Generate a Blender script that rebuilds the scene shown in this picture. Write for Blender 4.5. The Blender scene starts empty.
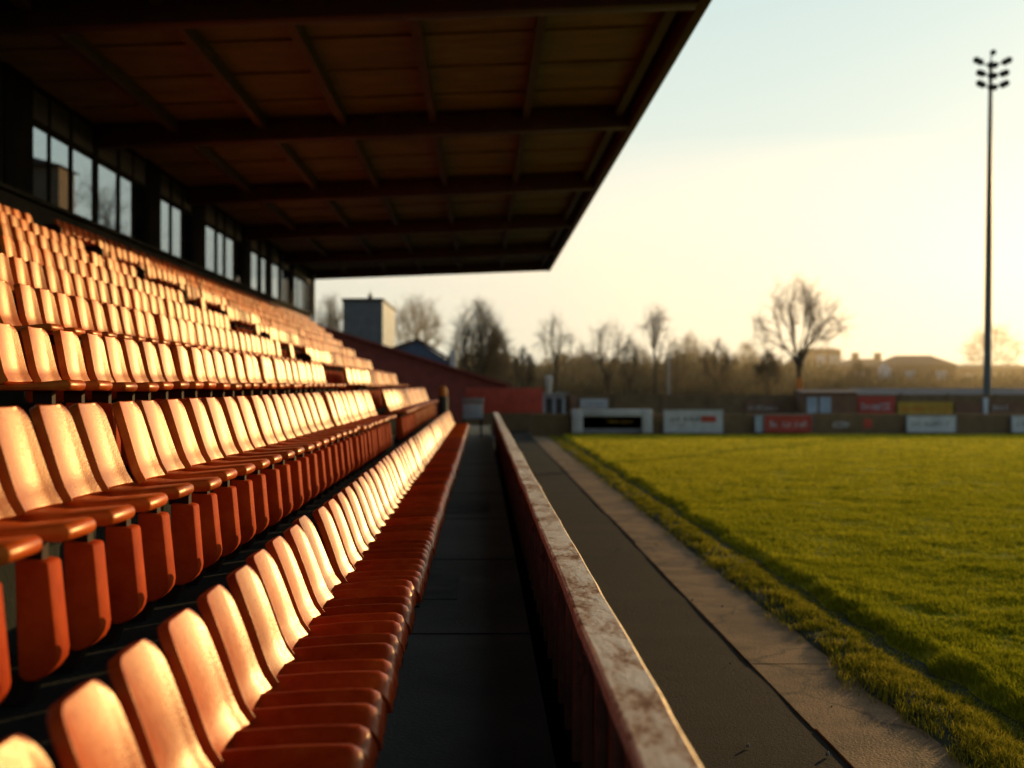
import bpy, bmesh, math, random
import numpy as np
from mathutils import Vector, Matrix
random.seed(7)
rng = np.random.default_rng(11)
sc = bpy.context.scene
C = sc.collection
R = math.radians
F, VX, VY, H = 1150.0, 482.0, 385.0, 2.2          # focal length in px, vanishing point, camera height
AZ, EL = R(38), R(9)                            # sun


def at(px, py, Y):
    return Vector(((px - VX) / F * Y, Y, H + (VY - py) / F * Y))


# ------------------------------------------------------------------ materials
def mat(name):
    m = bpy.data.materials.new(name)
    m.use_nodes = True
    nt = m.node_tree
    return m, nt, nt.nodes['Principled BSDF'], nt.nodes['Material Output']


def N(nt, typ, **kw):
    n = nt.nodes.new(typ)
    for k, v in kw.items():
        if k in n.inputs:
            n.inputs[k].default_value = v
        else:
            setattr(n, k, v)
    return n


def ramp(nt, fac, stops):
    r = nt.nodes.new('ShaderNodeValToRGB')
    els = r.color_ramp.elements
    while len(els) < len(stops):
        els.new(0.5)
    for e, (p, c) in zip(els, stops):
        e.position = p
        e.color = (*c, 1) if len(c) == 3 else c
    nt.links.new(fac, r.inputs['Fac'])
    return r.outputs['Color']


def simple(name, c1, c2, scale=3.0, rough=0.7, bump=0.0, bscale=40.0, spec=0.4, metallic=0.0, stretch=(1, 1, 1), rough2=None):
    m, nt, b, out = mat(name)
    g = N(nt, 'ShaderNodeNewGeometry')
    mp = N(nt, 'ShaderNodeMapping')
    mp.inputs['Scale'].default_value = stretch
    nt.links.new(g.outputs['Position'], mp.inputs['Vector'])
    n = N(nt, 'ShaderNodeTexNoise', Scale=scale, Detail=6.0, Roughness=0.62)
    nt.links.new(mp.outputs[0], n.inputs['Vector'])
    col = ramp(nt, n.outputs['Fac'], [(0.3, c1), (0.7, c2)])
    nt.links.new(col, b.inputs['Base Color'])
    b.inputs['Roughness'].default_value = rough
    if rough2 is not None:
        mr = N(nt, 'ShaderNodeMapRange')
        mr.inputs['To Min'].default_value = rough
        mr.inputs['To Max'].default_value = rough2
        nt.links.new(n.outputs['Fac'], mr.inputs['Value'])
        nt.links.new(mr.outputs[0], b.inputs['Roughness'])
    b.inputs['Metallic'].default_value = metallic
    b.inputs['Specular IOR Level'].default_value = spec
    if bump:
        n2 = N(nt, 'ShaderNodeTexNoise', Scale=bscale, Detail=5.0, Roughness=0.65)
        nt.links.new(mp.outputs[0], n2.inputs['Vector'])
        bp = N(nt, 'ShaderNodeBump', Strength=bump, Distance=0.02)
        nt.links.new(n2.outputs['Fac'], bp.inputs['Height'])
        nt.links.new(bp.outputs[0], b.inputs['Normal'])
    return m


def seat_plastic(name, island=False, cols=None, spec=.31, rlo=.25, rhi=.38):
    m, nt, b, out = mat(name)
    g = N(nt, 'ShaderNodeNewGeometry')
    n = N(nt, 'ShaderNodeTexNoise', Scale=9.0, Detail=6.0, Roughness=0.65)
    nt.links.new(g.outputs['Position'], n.inputs['Vector'])
    cols = cols or [(0.30, 0.020, 0.003), (0.44, 0.048, 0.006), (0.54, 0.095, 0.012)]
    col = ramp(nt, n.outputs['Fac'], list(zip((.25, .55, .8), cols)))
    if island:
        rnd = g.outputs['Random Per Island']
    else:
        oi = N(nt, 'ShaderNodeObjectInfo')
        rnd = oi.outputs['Random']
    hs = N(nt, 'ShaderNodeHueSaturation')
    mr = N(nt, 'ShaderNodeMapRange')
    mr.inputs['To Min'].default_value = 0.66
    mr.inputs['To Max'].default_value = 1.22
    nt.links.new(rnd, mr.inputs['Value'])
    nt.links.new(mr.outputs[0], hs.inputs['Value'])
    nt.links.new(col, hs.inputs['Color'])
    nt.links.new(hs.outputs['Color'], b.inputs['Base Color'])
    # worn, dusty gloss
    n2 = N(nt, 'ShaderNodeTexNoise', Scale=55.0, Detail=5.0, Roughness=0.7)
    nt.links.new(g.outputs['Position'], n2.inputs['Vector'])
    mr2 = N(nt, 'ShaderNodeMapRange')
    mr2.inputs['From Min'].default_value = 0.3
    mr2.inputs['From Max'].default_value = 0.7
    mr2.inputs['To Min'].default_value = rlo
    mr2.inputs['To Max'].default_value = rhi
    nt.links.new(n2.outputs['Fac'], mr2.inputs['Value'])
    nt.links.new(mr2.outputs[0], b.inputs['Roughness'])
    b.inputs['Specular IOR Level'].default_value = spec
    b.inputs['Specular Tint'].default_value = (1.0, .59, .13, 1)
    n3 = N(nt, 'ShaderNodeTexNoise', Scale=160.0, Detail=2.0)
    nt.links.new(g.outputs['Position'], n3.inputs['Vector'])
    bp = N(nt, 'ShaderNodeBump', Strength=0.22, Distance=0.004)
    nt.links.new(n3.outputs['Fac'], bp.inputs['Height'])
    nt.links.new(bp.outputs[0], b.inputs['Normal'])
    return m


def flat(name, c, rough=0.6, spec=0.4):
    c2 = tuple(min(1, v * 1.18 + 0.004) for v in c)
    c1 = tuple(v * 0.82 for v in c)
    return simple(name, c1, c2, 2.2, rough, spec=spec)


def rail_mat():
    m, nt, b, out = mat('worn painted rail')
    g = N(nt, 'ShaderNodeNewGeometry')
    mp = N(nt, 'ShaderNodeMapping')
    mp.inputs['Scale'].default_value = (2.2, 1.0, 2.0)
    nt.links.new(g.outputs['Position'], mp.inputs['Vector'])
    n = N(nt, 'ShaderNodeTexNoise', Scale=3.2, Detail=8.0, Roughness=0.68, Distortion=0.4)
    nt.links.new(mp.outputs[0], n.inputs['Vector'])
    nf = N(nt, 'ShaderNodeTexNoise', Scale=24.0, Detail=5.0, Roughness=0.6)
    nt.links.new(mp.outputs[0], nf.inputs['Vector'])
    ad = N(nt, 'ShaderNodeMix', data_type='FLOAT')
    ad.inputs['Factor'].default_value = 0.35
    nt.links.new(n.outputs['Fac'], ad.inputs['A'])
    nt.links.new(nf.outputs['Fac'], ad.inputs['B'])
    col = ramp(nt, ad.outputs['Result'], [(0.38, (0.16, 0.052, 0.02)), (0.43, (0.42, 0.21, 0.11)), (0.49, (0.66, 0.45, 0.28)), (0.62, (0.80, 0.60, 0.41))])
    nt.links.new(col, b.inputs['Base Color'])
    rr = ramp(nt, ad.outputs['Result'], [(0.38, (0.7,) * 3), (0.52, (0.26,) * 3)])
    nt.links.new(rr, b.inputs['Roughness'])
    b.inputs['Specular IOR Level'].default_value = 0.4
    b.inputs['Specular Tint'].default_value = (1.0, .74, .46, 1)
    bp = N(nt, 'ShaderNodeBump', Strength=0.5, Distance=0.01)
    nt.links.new(ad.outputs['Result'], bp.inputs['Height'])
    nt.links.new(bp.outputs[0], b.inputs['Normal'])
    return m


def slab_mat():
    m, nt, b, out = mat('weathered concrete slabs')
    g = N(nt, 'ShaderNodeNewGeometry')
    n = N(nt, 'ShaderNodeTexNoise', Scale=1.4, Detail=9.0, Roughness=0.68)
    nt.links.new(g.outputs['Position'], n.inputs['Vector'])
    col = ramp(nt, n.outputs['Fac'], [(0.28, (0.10, 0.054, 0.024)), (0.5, (0.235, 0.128, 0.056)), (0.72, (0.37, 0.205, 0.095))])
    n4 = N(nt, 'ShaderNodeTexNoise', Scale=55.0, Detail=3.0)
    nt.links.new(g.outputs['Position'], n4.inputs['Vector'])
    sp = ramp(nt, n4.outputs['Fac'], [(0.34, (0.45, 0.45, 0.45)), (0.5, (1, 1, 1))])
    mx = N(nt, 'ShaderNodeMix', data_type='RGBA', blend_type='MULTIPLY')
    mx.inputs[0].default_value = 0.7
    nt.links.new(col, mx.inputs[6])
    nt.links.new(sp, mx.inputs[7])
    wv = N(nt, 'ShaderNodeTexNoise', Scale=2.3, Detail=4.0)
    nt.links.new(g.outputs['Position'], wv.inputs['Vector'])
    av = N(nt, 'ShaderNodeMix', data_type='VECTOR')
    av.inputs['Factor'].default_value = .35
    nt.links.new(g.outputs['Position'], av.inputs['A'])
    nt.links.new(wv.outputs['Color'], av.inputs['B'])
    vo = N(nt, 'ShaderNodeTexVoronoi', feature='DISTANCE_TO_EDGE', Scale=1.15)
    nt.links.new(av.outputs['Result'], vo.inputs['Vector'])
    cr = ramp(nt, vo.outputs['Distance'], [(0.0, (.22, .2, .18)), (.012, (.6, .6, .6)), (.03, (1, 1, 1))])
    m2 = N(nt, 'ShaderNodeMix', data_type='RGBA', blend_type='MULTIPLY')
    m2.inputs[0].default_value = .8
    nt.links.new(mx.outputs[2], m2.inputs[6])
    nt.links.new(cr, m2.inputs[7])
    nt.links.new(m2.outputs[2], b.inputs['Base Color'])
    b.inputs['Roughness'].default_value = 0.75
    b.inputs['Specular IOR Level'].default_value = 0.12
    bp = N(nt, 'ShaderNodeBump', Strength=0.7, Distance=0.012)
    ad = N(nt, 'ShaderNodeMath', operation='ADD')
    nt.links.new(n.outputs['Fac'], ad.inputs[0])
    nt.links.new(n4.outputs['Fac'], ad.inputs[1])
    nt.links.new(ad.outputs[0], bp.inputs['Height'])
    nt.links.new(bp.outputs[0], b.inputs['Normal'])
    return m


def grass_mat(name, c1, c2, c3, trans=0.45, scale=0.9, far_sunlight=False):
    m, nt, b, out = mat(name)
    nt.nodes.remove(b)
    g = N(nt, 'ShaderNodeNewGeometry')
    n = N(nt, 'ShaderNodeTexNoise', Scale=scale, Detail=5.0, Roughness=0.6)
    nt.links.new(g.outputs['Position'], n.inputs['Vector'])
    ad = N(nt, 'ShaderNodeMix', data_type='FLOAT')
    ad.inputs['Factor'].default_value = 0.45
    nt.links.new(n.outputs['Fac'], ad.inputs['A'])
    nt.links.new(g.outputs['Random Per Island'], ad.inputs['B'])
    col = ramp(nt, ad.outputs['Result'], [(0.25, c1), (0.5, c2), (0.78, c3)])
    d = N(nt, 'ShaderNodeBsdfDiffuse')
    t = N(nt, 'ShaderNodeBsdfTranslucent')
    mx = N(nt, 'ShaderNodeMixShader')
    mx.inputs[0].default_value = trans
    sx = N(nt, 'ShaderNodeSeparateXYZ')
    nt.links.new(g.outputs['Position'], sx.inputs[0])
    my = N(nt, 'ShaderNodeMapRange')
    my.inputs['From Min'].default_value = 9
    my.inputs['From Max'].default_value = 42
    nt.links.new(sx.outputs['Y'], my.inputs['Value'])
    golden = ramp(nt, my.outputs[0], [(0, (.62, .66, .6)), (.35, (.84, .82, .85)), (1, (1.32, 1.16, 1.9))]) if far_sunlight else None  # golden low light of the far pitch painted into the colour by distance
    if far_sunlight:
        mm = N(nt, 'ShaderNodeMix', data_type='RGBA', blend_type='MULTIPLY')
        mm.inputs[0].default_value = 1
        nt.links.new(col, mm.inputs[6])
        nt.links.new(golden, mm.inputs[7])
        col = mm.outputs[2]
    nt.links.new(col, d.inputs['Color'])
    nt.links.new(col, t.inputs['Color'])
    nt.links.new(d.outputs[0], mx.inputs[1])
    nt.links.new(t.outputs[0], mx.inputs[2])
    nt.links.new(mx.outputs[0], out.inputs['Surface'])
    return m


def glass_mat():
    m, nt, b, out = mat('dusty window glass')
    nt.nodes.remove(b)
    tr = N(nt, 'ShaderNodeBsdfTransparent')
    tr.inputs['Color'].default_value = (0.66, 0.70, 0.72, 1)
    gl = N(nt, 'ShaderNodeBsdfGlossy')
    gl.inputs['Roughness'].default_value = 0.05
    gl.inputs['Color'].default_value = (0.8, 0.8, 0.8, 1)
    mx = N(nt, 'ShaderNodeMixShader')
    mx.inputs[0].default_value = 0.07
    nt.links.new(tr.outputs[0], mx.inputs[1])
    nt.links.new(gl.outputs[0], mx.inputs[2])
    nt.links.new(mx.outputs[0], out.inputs['Surface'])
    return m


ROWC = [(0.37, 0.036, 0.004), (0.54, 0.085, 0.008), (0.64, 0.145, 0.018)]
M = {
    'seat': seat_plastic('orange seat plastic'),
    'rowseat': seat_plastic('lighter orange seat plastic', False, ROWC, .52, .28, .42),  # lighter, glossier variant for the rows above the front one
    'seat_far': seat_plastic('orange seat plastic far', True, ROWC, .7, .28, .42),
    'apron': simple('matte orange moulding', (0.36, 0.030, 0.004), (0.54, 0.070, 0.007), 7, 0.7, 0.1, 60, spec=0.05),
    'leg': simple('dark painted steel', (0.012, 0.008, 0.006), (0.03, 0.016, 0.012), 12, 0.7, spec=0.1),
    'darkpanel': simple('dark maroon panel', (0.018, 0.007, 0.004), (0.04, 0.014, 0.008), 4, 0.7, spec=0.15),
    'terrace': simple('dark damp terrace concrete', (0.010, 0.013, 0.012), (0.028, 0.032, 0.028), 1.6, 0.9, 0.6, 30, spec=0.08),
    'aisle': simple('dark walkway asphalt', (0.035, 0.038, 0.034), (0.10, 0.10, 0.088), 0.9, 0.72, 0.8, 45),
    'patch': simple('lighter repair mortar', (0.06, 0.064, 0.056), (0.14, 0.14, 0.12), 3, 0.9, 0.5, 40, spec=0.1),
    'asphalt': simple('track asphalt', (0.006, 0.0048, 0.0040), (0.020, 0.0155, 0.012), 1.1, 0.92, 0.9, 55, spec=0.12),
    'slab': slab_mat(),
    'rail': rail_mat(),
    'barrier': simple('flaking red brown paint', (0.045, 0.015, 0.006), (0.15, 0.052, 0.02), 5, 0.6, 0.4, 25),
    'rust': simple('rusty iron', (0.04, 0.014, 0.006), (0.13, 0.04, 0.015), 18, 0.85, 0.5, 60),
    'deck': simple('brown roof sheeting', (0.10, 0.082, 0.044), (0.22, 0.185, 0.10), 0.8, 0.55, 0.1, 8, stretch=(1, 3, 1)),
    'beam': simple('dark maroon steel', (0.030, 0.010, 0.007), (0.065, 0.020, 0.012), 2, 0.5),
    'purlin': simple('brown painted purlin', (0.03, 0.02, 0.010), (0.07, 0.045, 0.022), 2, 0.5),
    'column': simple('near black steel', (0.006, 0.006, 0.006), (0.014, 0.012, 0.010), 2, 0.9, spec=0.05),
    'frame': simple('dark window frame', (0.010, 0.010, 0.010), (0.02, 0.018, 0.016), 3, 0.9, spec=0.05),
    'backwall': simple('grimy dark block wall', (0.02, 0.018, 0.015), (0.05, 0.045, 0.036), 1.5, 0.9, 0.3, 20, spec=0.1),
    'upper': simple('grimy upper glazing', (0.022, 0.024, 0.020), (0.045, 0.045, 0.036), 2, 0.5, spec=0.2),
    'glass': glass_mat(),
    'soil': simple('turf soil', (0.012, 0.016, 0.004), (0.035, 0.042, 0.008), 2.0, 0.95, 1.0, 30),
    'turf': simple('pitch turf', (0.24, 0.20, 0.012), (0.44, 0.37, 0.03), 1.2, 0.95, 1.0, 20, spec=0.05),
    'ground': simple('rough earth', (0.04, 0.036, 0.022), (0.09, 0.08, 0.045), 0.3, 0.95, 0.5, 8),
    'grass': grass_mat('pitch grass', (0.20, 0.22, 0.010), (0.43, 0.41, 0.020), (0.64, 0.55, 0.035), .55, far_sunlight=True),
    'verge': grass_mat('dry verge grass', (0.085, 0.09, 0.007), (0.25, 0.225, 0.016), (0.46, 0.36, 0.04), scale=2.5),
    'white': flat('off white paint', (0.55, 0.56, 0.58)),
    'grey': flat('grey paint', (0.25, 0.25, 0.26)),
    'palegrey': flat('pale grey render', (0.48, 0.45, 0.40)),
    'red': flat('red paint', (0.45, 0.06, 0.035)),
    'redwall': flat('dull red wall', (0.52, 0.075, 0.045), 0.8),
    'shelter': flat('weathered shelter sheeting', (0.26, 0.20, 0.17), 0.85, 0.15),
    'maroon': flat('dark red brown boards', (0.22, 0.042, 0.026), 0.8),
    'yellow': flat('yellow paint', (0.50, 0.30, 0.03)),
    'orange': flat('orange paint', (0.65, 0.20, 0.03)),
    'black': flat('black paint', (0.04, 0.036, 0.03)),
    'darkgreen': flat('dark green print', (0.04, 0.08, 0.05)),
    'blue': flat('blue grey sheeting', (0.07, 0.10, 0.15)),
    'paleblue': flat('pale blue paint', (0.38, 0.45, 0.52)),
    'brown': flat('brown fence boards', (0.20, 0.125, 0.06), 0.85),
    'brownprint': flat('brown print', (0.20, 0.10, 0.05)),
    'perim': flat('dark perimeter wall', (0.19, 0.12, 0.058), 0.85),
    'house': flat('house brick', (0.20, 0.12, 0.07), 0.85),
    'tile': flat('roof tiles', (0.09, 0.055, 0.04), 0.8),
    'bark': simple('bare bark', (0.05, 0.035, 0.022), (0.11, 0.08, 0.05), 5, 0.9),
    'twig': simple('bare twigs', (0.075, 0.052, 0.03), (0.14, 0.10, 0.055), 5, 0.9),
    'wood': grass_mat('winter woodland', (0.075, 0.055, 0.024), (0.10, 0.072, 0.030), (0.13, 0.092, 0.037), 0.15, 0.25),
    'mast': flat('galvanised mast', (0.11, 0.12, 0.11), 0.5),
    'lamp': flat('floodlight casing', (0.03, 0.035, 0.035), 0.5),
    'tower': flat('shaded tower render', (0.13, 0.13, 0.13), 0.8),  # dark tone holds the shade of the tower front
    'stone': simple('pebble', (0.12, 0.10, 0.08), (0.3, 0.25, 0.2), 30, 0.8),
}


# ------------------------------------------------------------------ mesh helpers
class MB:
    def __init__(s):
        s.v, s.f = [], []

    def add(s, vs, fs):
        o = len(s.v)
        s.v += [tuple(p) for p in vs]
        s.f += [tuple(i + o for i in f) for f in fs]

    def box(s, x0, x1, y0, y1, z0, z1):
        s.add([(x0, y0, z0), (x1, y0, z0), (x1, y1, z0), (x0, y1, z0), (x0, y0, z1), (x1, y0, z1), (x1, y1, z1), (x0, y1, z1)],
              [(3, 2, 1, 0), (4, 5, 6, 7), (0, 1, 5, 4), (1, 2, 6, 5), (2, 3, 7, 6), (3, 0, 4, 7)])
        return s

    def tube(s, pts, rads, n=8, cap=True):
        o = len(s.v)
        for i, p in enumerate(pts):
            p = Vector(p)
            a = Vector(pts[max(i - 1, 0)])
            b = Vector(pts[min(i + 1, len(pts) - 1)])
            d = (b - a).normalized()
            u = d.orthogonal().normalized() if i == 0 else (u - d * u.dot(d)).normalized()
            w = d.cross(u)
            for k in range(n):
                t = 2 * math.pi * k / n
                s.v.append(tuple(p + (u * math.cos(t) + w * math.sin(t)) * rads[i]))
        for i in range(len(pts) - 1):
            for k in range(n):
                k2 = (k + 1) % n
                s.f.append((o + i * n + k, o + i * n + k2, o + (i + 1) * n + k2, o + (i + 1) * n + k))
        if cap:
            s.f.append(tuple(o + k for k in reversed(range(n))))
            s.f.append(tuple(o + (len(pts) - 1) * n + k for k in range(n)))
        return s

    def prism(s, poly, axis, a, b):
        # poly: 2-D outline; axis 'y' -> (x,z) outline run from y=a to y=b ; 'x' -> (y,z)
        n = len(poly)
        mk = (lambda p, t: (p[0], t, p[1])) if axis == 'y' else (lambda p, t: (t, p[0], p[1]))
        vs = [mk(p, a) for p in poly] + [mk(p, b) for p in poly]
        fs = [tuple(range(n)), tuple(range(2 * n - 1, n - 1, -1))]
        for i in range(n):
            j = (i + 1) % n
            fs.append((i, i + n, j + n, j))
        s.add(vs, fs)
        return s

    def mesh(s, name):
        me = bpy.data.meshes.new(name)
        me.from_pydata(s.v, [], s.f)
        bm = bmesh.new()
        bm.from_mesh(me)
        bmesh.ops.recalc_face_normals(bm, faces=bm.faces)
        bm.to_mesh(me)
        bm.free()
        return me

    def build(s, name, m, parent=None, bevel=0.0, segs=2, smooth=False):
        o = bpy.data.objects.new(name, s.mesh(name))
        finish(o, m, parent)
        if bevel:
            bake(o, [('BEVEL', dict(width=bevel, segments=segs, limit_method='ANGLE', angle_limit=R(35)))])
            smooth = True
        if smooth:
            autosmooth(o.data)
        return o


def autosmooth(me, ang=R(40)):
    me.shade_smooth()
    me.set_sharp_from_angle(angle=ang)


def finish(o, m, parent):
    o.data.materials.append(m)
    C.objects.link(o)
    if parent:
        o.parent = parent
    return o


def bake(o, mods):
    for t, kw in mods:
        md = o.modifiers.new(t, t)
        for k, v in kw.items():
            setattr(md, k, v)
    bpy.context.view_layer.update()
    dg = bpy.context.evaluated_depsgraph_get()
    me = bpy.data.meshes.new_from_object(o.evaluated_get(dg))
    o.modifiers.clear()
    o.data = me


def raw_mesh(name, verts, faces_tri=None, faces_quad=None, m=None, parent=None):
    me = bpy.data.meshes.new(name)
    verts = np.asarray(verts, np.float32)
    loops, starts, pos = [], [], 0
    if faces_quad is not None and len(faces_quad):
        fq = np.asarray(faces_quad, np.int32)
        loops.append(fq.ravel())
        starts.append(pos + 4 * np.arange(len(fq), dtype=np.int32))
        pos += 4 * len(fq)
    if faces_tri is not None and len(faces_tri):
        ft = np.asarray(faces_tri, np.int32)
        loops.append(ft.ravel())
        starts.append(pos + 3 * np.arange(len(ft), dtype=np.int32))
    loops = np.concatenate(loops)
    starts = np.concatenate(starts)
    me.vertices.add(len(verts))
    me.vertices.foreach_set('co', verts.ravel())
    me.loops.add(len(loops))
    me.loops.foreach_set('vertex_index', loops)
    me.polygons.add(len(starts))
    me.polygons.foreach_set('loop_start', starts)
    me.update(calc_edges=True)
    me.validate()
    o = bpy.data.objects.new(name, me)
    return finish(o, m, parent)


def tag(o, label=None, cat=None, group=None, kind=None):
    if label: o['label'] = label
    if cat: o['category'] = cat
    if group: o['group'] = group
    if kind: o['kind'] = kind
    return o


def empty(name, loc=(0, 0, 0), label=None, cat=None, group=None, rz=0):
    o = bpy.data.objects.new(name, None)
    o.empty_display_size = 0.2
    o.location = loc
    o.rotation_euler = (0, 0, rz)
    C.objects.link(o)
    return tag(o, label, cat, group)


def grid_sheet(name, xs, ys, zf, m, kind=None):
    xs, ys = np.asarray(xs), np.asarray(ys)
    nx, ny = len(xs), len(ys)
    V = []
    for j, y in enumerate(ys):
        for i, x in enumerate(xs):
            V.append(zf(x, y, i, j))
    idx = np.arange(nx * ny).reshape(ny, nx)
    Q = np.stack([idx[:-1, :-1], idx[:-1, 1:], idx[1:, 1:], idx[1:, :-1]], -1).reshape(-1, 4)
    o = raw_mesh(name, V, None, Q, m)
    o.data.shade_smooth()
    return tag(o, kind=kind)


def vnoise(x, y, s=0):
    # cheap smooth value noise (vectorised)
    x = np.asarray(x, float); y = np.asarray(y, float)
    xi, yi = np.floor(x), np.floor(y)
    fx, fy = x - xi, y - yi
    fx = fx * fx * (3 - 2 * fx); fy = fy * fy * (3 - 2 * fy)
    def h(a, b):
        t = np.sin(a * 127.1 + b * 311.7 + s * 74.7) * 43758.5453
        return t - np.floor(t)
    return (h(xi, yi) * (1 - fx) + h(xi + 1, yi) * fx) * (1 - fy) + (h(xi, yi + 1) * (1 - fx) + h(xi + 1, yi + 1) * fx) * fy


# ------------------------------------------------------------------ ground
Z1 = H - 1.55                                     # walkway / front row tread
PX = 3.42                                         # edge of the mown pitch
g = MB(); g.add([(-900, -40, -0.05), (900, -40, -0.05), (900, 1800, -0.05), (-900, 1800, -0.05)], [(0, 1, 2, 3)])
tag(g.build('ground', M['ground']), kind='structure')

ys = np.concatenate([np.arange(-3, 20, 0.12), np.arange(20, 55.3, 0.5)])
grid_sheet('asphalt_path', [0.0, 0.7, 1.3, 1.8, 2.118],
           ys, lambda x, y, i, j: (x + (0.035 * (vnoise(y * 1.1, 3) - .5) + .02 * (vnoise(y * 5, 9) - .5) if i == 4 else 0), y,
                                   0.0 + 0.012 * vnoise(x * 2, y * 1.2)), M['asphalt'], 'structure')
# concrete edging strip as slabs with open joints
sb = MB()
y = -3.0
k = 0
while y < 49.4:
    L = random.choice([1.7, 2.6, 3.4])
    e0 = 2.115 + 0.03 * (vnoise(y * .5, 5) - .5)
    dz = random.uniform(-.003, .003)
    sb.box(e0, 2.95, y + .003, y + L - .003, -.05, .019 + dz)
    y += L
tag(sb.build('concrete_path', M['slab'], bevel=.004, segs=1), kind='structure')

def turf_z(x, y):
    return 0.055 + 0.035 * vnoise(x * 1.3, y * 1.3, 2) + 0.025 * vnoise(x * 4, y * 4, 4)
def turf_e(x, y):
    t = np.clip((x - edge_x(y)) / .22, 0, 1)
    return turf_z(x, y) * (.12 + .88 * t * t * (3 - 2 * t))
def edge_x(y):
    return PX + 0.16 * (vnoise(np.asarray(y) * 0.9, 1.5) - .5) + .16 * (vnoise(np.asarray(y) * 3.1, 7.5) - .5)
def verge_z(x, y):
    t = np.clip((x - 2.72) / .55, 0, 1)
    return 0.015 + 0.022 * np.sin(t * math.pi) + 0.035 * vnoise(x * 4, y * 2.5, 6) * np.sin(t * math.pi)
ysp = np.concatenate([np.arange(2, 14, 0.10), np.arange(14, 26, .25), np.arange(26, 49.4, 1.0)])
xo = [0, .05, .1, .16, .22, .35, .6, 1.0, 1.5, 2, 2.6, 3.3, 4, 5, 6, 8, 10, 13, 17, 22, 28, 36, 48, 60]
def pz(x, y, i, j):
    xx = float(edge_x(y)) + x
    z = float(turf_e(xx, y))
    return (xx, y, z)
grid_sheet('pitch', xo, ysp, pz, M['turf'], 'structure')
def vz(x, y, i, j):
    ex = float(edge_x(y))
    xx = 2.70 + (ex + .02 - 2.70) * x + (.05 + .10 * (vnoise(y * 2.2, 12) - .5) if i == 0 else 0)
    return (xx, y, float(verge_z(xx, y)) if 0 < i < 8 else .01)
grid_sheet('verge', np.linspace(0, 1, 9), ysp, vz, M['soil'], 'structure')


def blades(name, px, py, pz_, hgt, wid, lean, m):
    n = len(px)
    a = rng.uniform(0, 2 * math.pi, n)
    la = rng.uniform(0, 2 * math.pi, n)
    dx, dy = np.cos(a) * wid / 2, np.sin(a) * wid / 2
    lx, ly = np.cos(la) * lean * hgt, np.sin(la) * lean * hgt
    V = np.empty((n, 5, 3), np.float32)
    V[:, 0] = np.stack([px - dx, py - dy, pz_ - .01], -1)
    V[:, 1] = np.stack([px + dx, py + dy, pz_ - .01], -1)
    V[:, 2] = np.stack([px + dx * .8 + lx * .3, py + dy * .8 + ly * .3, pz_ + hgt * .55], -1)
    V[:, 3] = np.stack([px - dx * .8 + lx * .3, py - dy * .8 + ly * .3, pz_ + hgt * .55], -1)
    V[:, 4] = np.stack([px + lx, py + ly, pz_ + hgt * (1 - .25 * lean)], -1)
    b = np.arange(n)[:, None] * 5
    o = raw_mesh(name, V.reshape(-1, 3), b + np.array([[3, 2, 4]]), b + np.array([[0, 1, 2, 3]]), m)
    return tag(o, kind='stuff')


def scatter(y0, y1, dens, xlo, xhi):
    A = (y1 - y0) * 40
    n = int(A * dens)
    yy = rng.uniform(y0, y1, n)
    xx = rng.uniform(0, 40, n)
    lo, hi = xlo(yy), xhi(yy)
    k = (xx > lo) & (xx < hi)
    return xx[k], yy[k]

pxs, pys, hs, ws = [], [], [], []
for y0, y1, dens, w, h in [(5, 9, 9500, .0060, .052), (9, 14, 4200, .009, .050), (14, 22, 1700, .014, .047), (22, 34, 800, .024, .044), (34, 49.0, 330, .05, .042)]:
    x_, y_ = scatter(y0, y1, dens, edge_x, lambda y: np.minimum(y * .50 + .8, 39.9))
    cl = vnoise(x_ * 2.5, y_ * 2.5, 3) * .6 + vnoise(x_ * 9, y_ * 9, 5) * .4
    keep = rng.uniform(0, 1, len(x_)) < (.25 + 1.1 * cl)
    x_, y_, cl = x_[keep], y_[keep], cl[keep]
    ed = np.clip(1 - np.abs(x_ - edge_x(y_) - .13) / .16, 0, 1)
    pxs.append(x_); pys.append(y_)
    hs.append(h * (.35 + 1.2 * cl + .75 * ed) * rng.uniform(.6, 1.3, len(x_)))
    ws.append(w * rng.uniform(.7, 1.3, len(x_)))
px_, py_ = np.concatenate(pxs), np.concatenate(pys)
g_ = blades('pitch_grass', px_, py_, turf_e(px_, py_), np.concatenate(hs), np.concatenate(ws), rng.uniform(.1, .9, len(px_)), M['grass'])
tag(g_, 'short green grass of the football pitch', 'grass')
pxs, pys, hs, ws = [], [], [], []
for y0, y1, dens, w, h in [(4.5, 9, 7000, .0060, .062), (9, 14, 4000, .009, .058), (14, 22, 1800, .014, .055), (22, 34, 700, .024, .05), (34, 49.0, 300, .045, .04)]:
    x_, y_ = scatter(y0, y1, dens, lambda y: 2.72 + .16 * (vnoise(y * 1.3, 12) - .5) + .16 * (vnoise(y * 4.5, 2) - .5) + .07 * (vnoise(y * 13, 5) - .5), lambda y: edge_x(y) - .02)
    cl = vnoise(x_ * 6, y_ * 5, 8)
    cl = .55 * cl + .45 * vnoise(x_ * 11, y_ * 9, 18)
    fade = np.clip((x_ - 2.66) / .35, .12, 1)
    keep = rng.uniform(0, 1, len(x_)) < (-.25 + 1.9 * cl) * fade
    x_, y_, cl = x_[keep], y_[keep], cl[keep]
    low = np.clip((edge_x(y_) - x_) / .3, .25, 1)
    pxs.append(x_); pys.append(y_)
    hs.append(h * (.4 + 1.1 * cl) * low * rng.uniform(.6, 1.4, len(x_)))
    ws.append(w * rng.uniform(.7, 1.3, len(x_)))
px_, py_ = np.concatenate(pxs), np.concatenate(pys)
g_ = blades('verge_grass', px_, py_, verge_z(px_, py_), np.concatenate(hs), np.concatenate(ws), rng.uniform(.2, 1.1, len(px_)), M['verge'])
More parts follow.
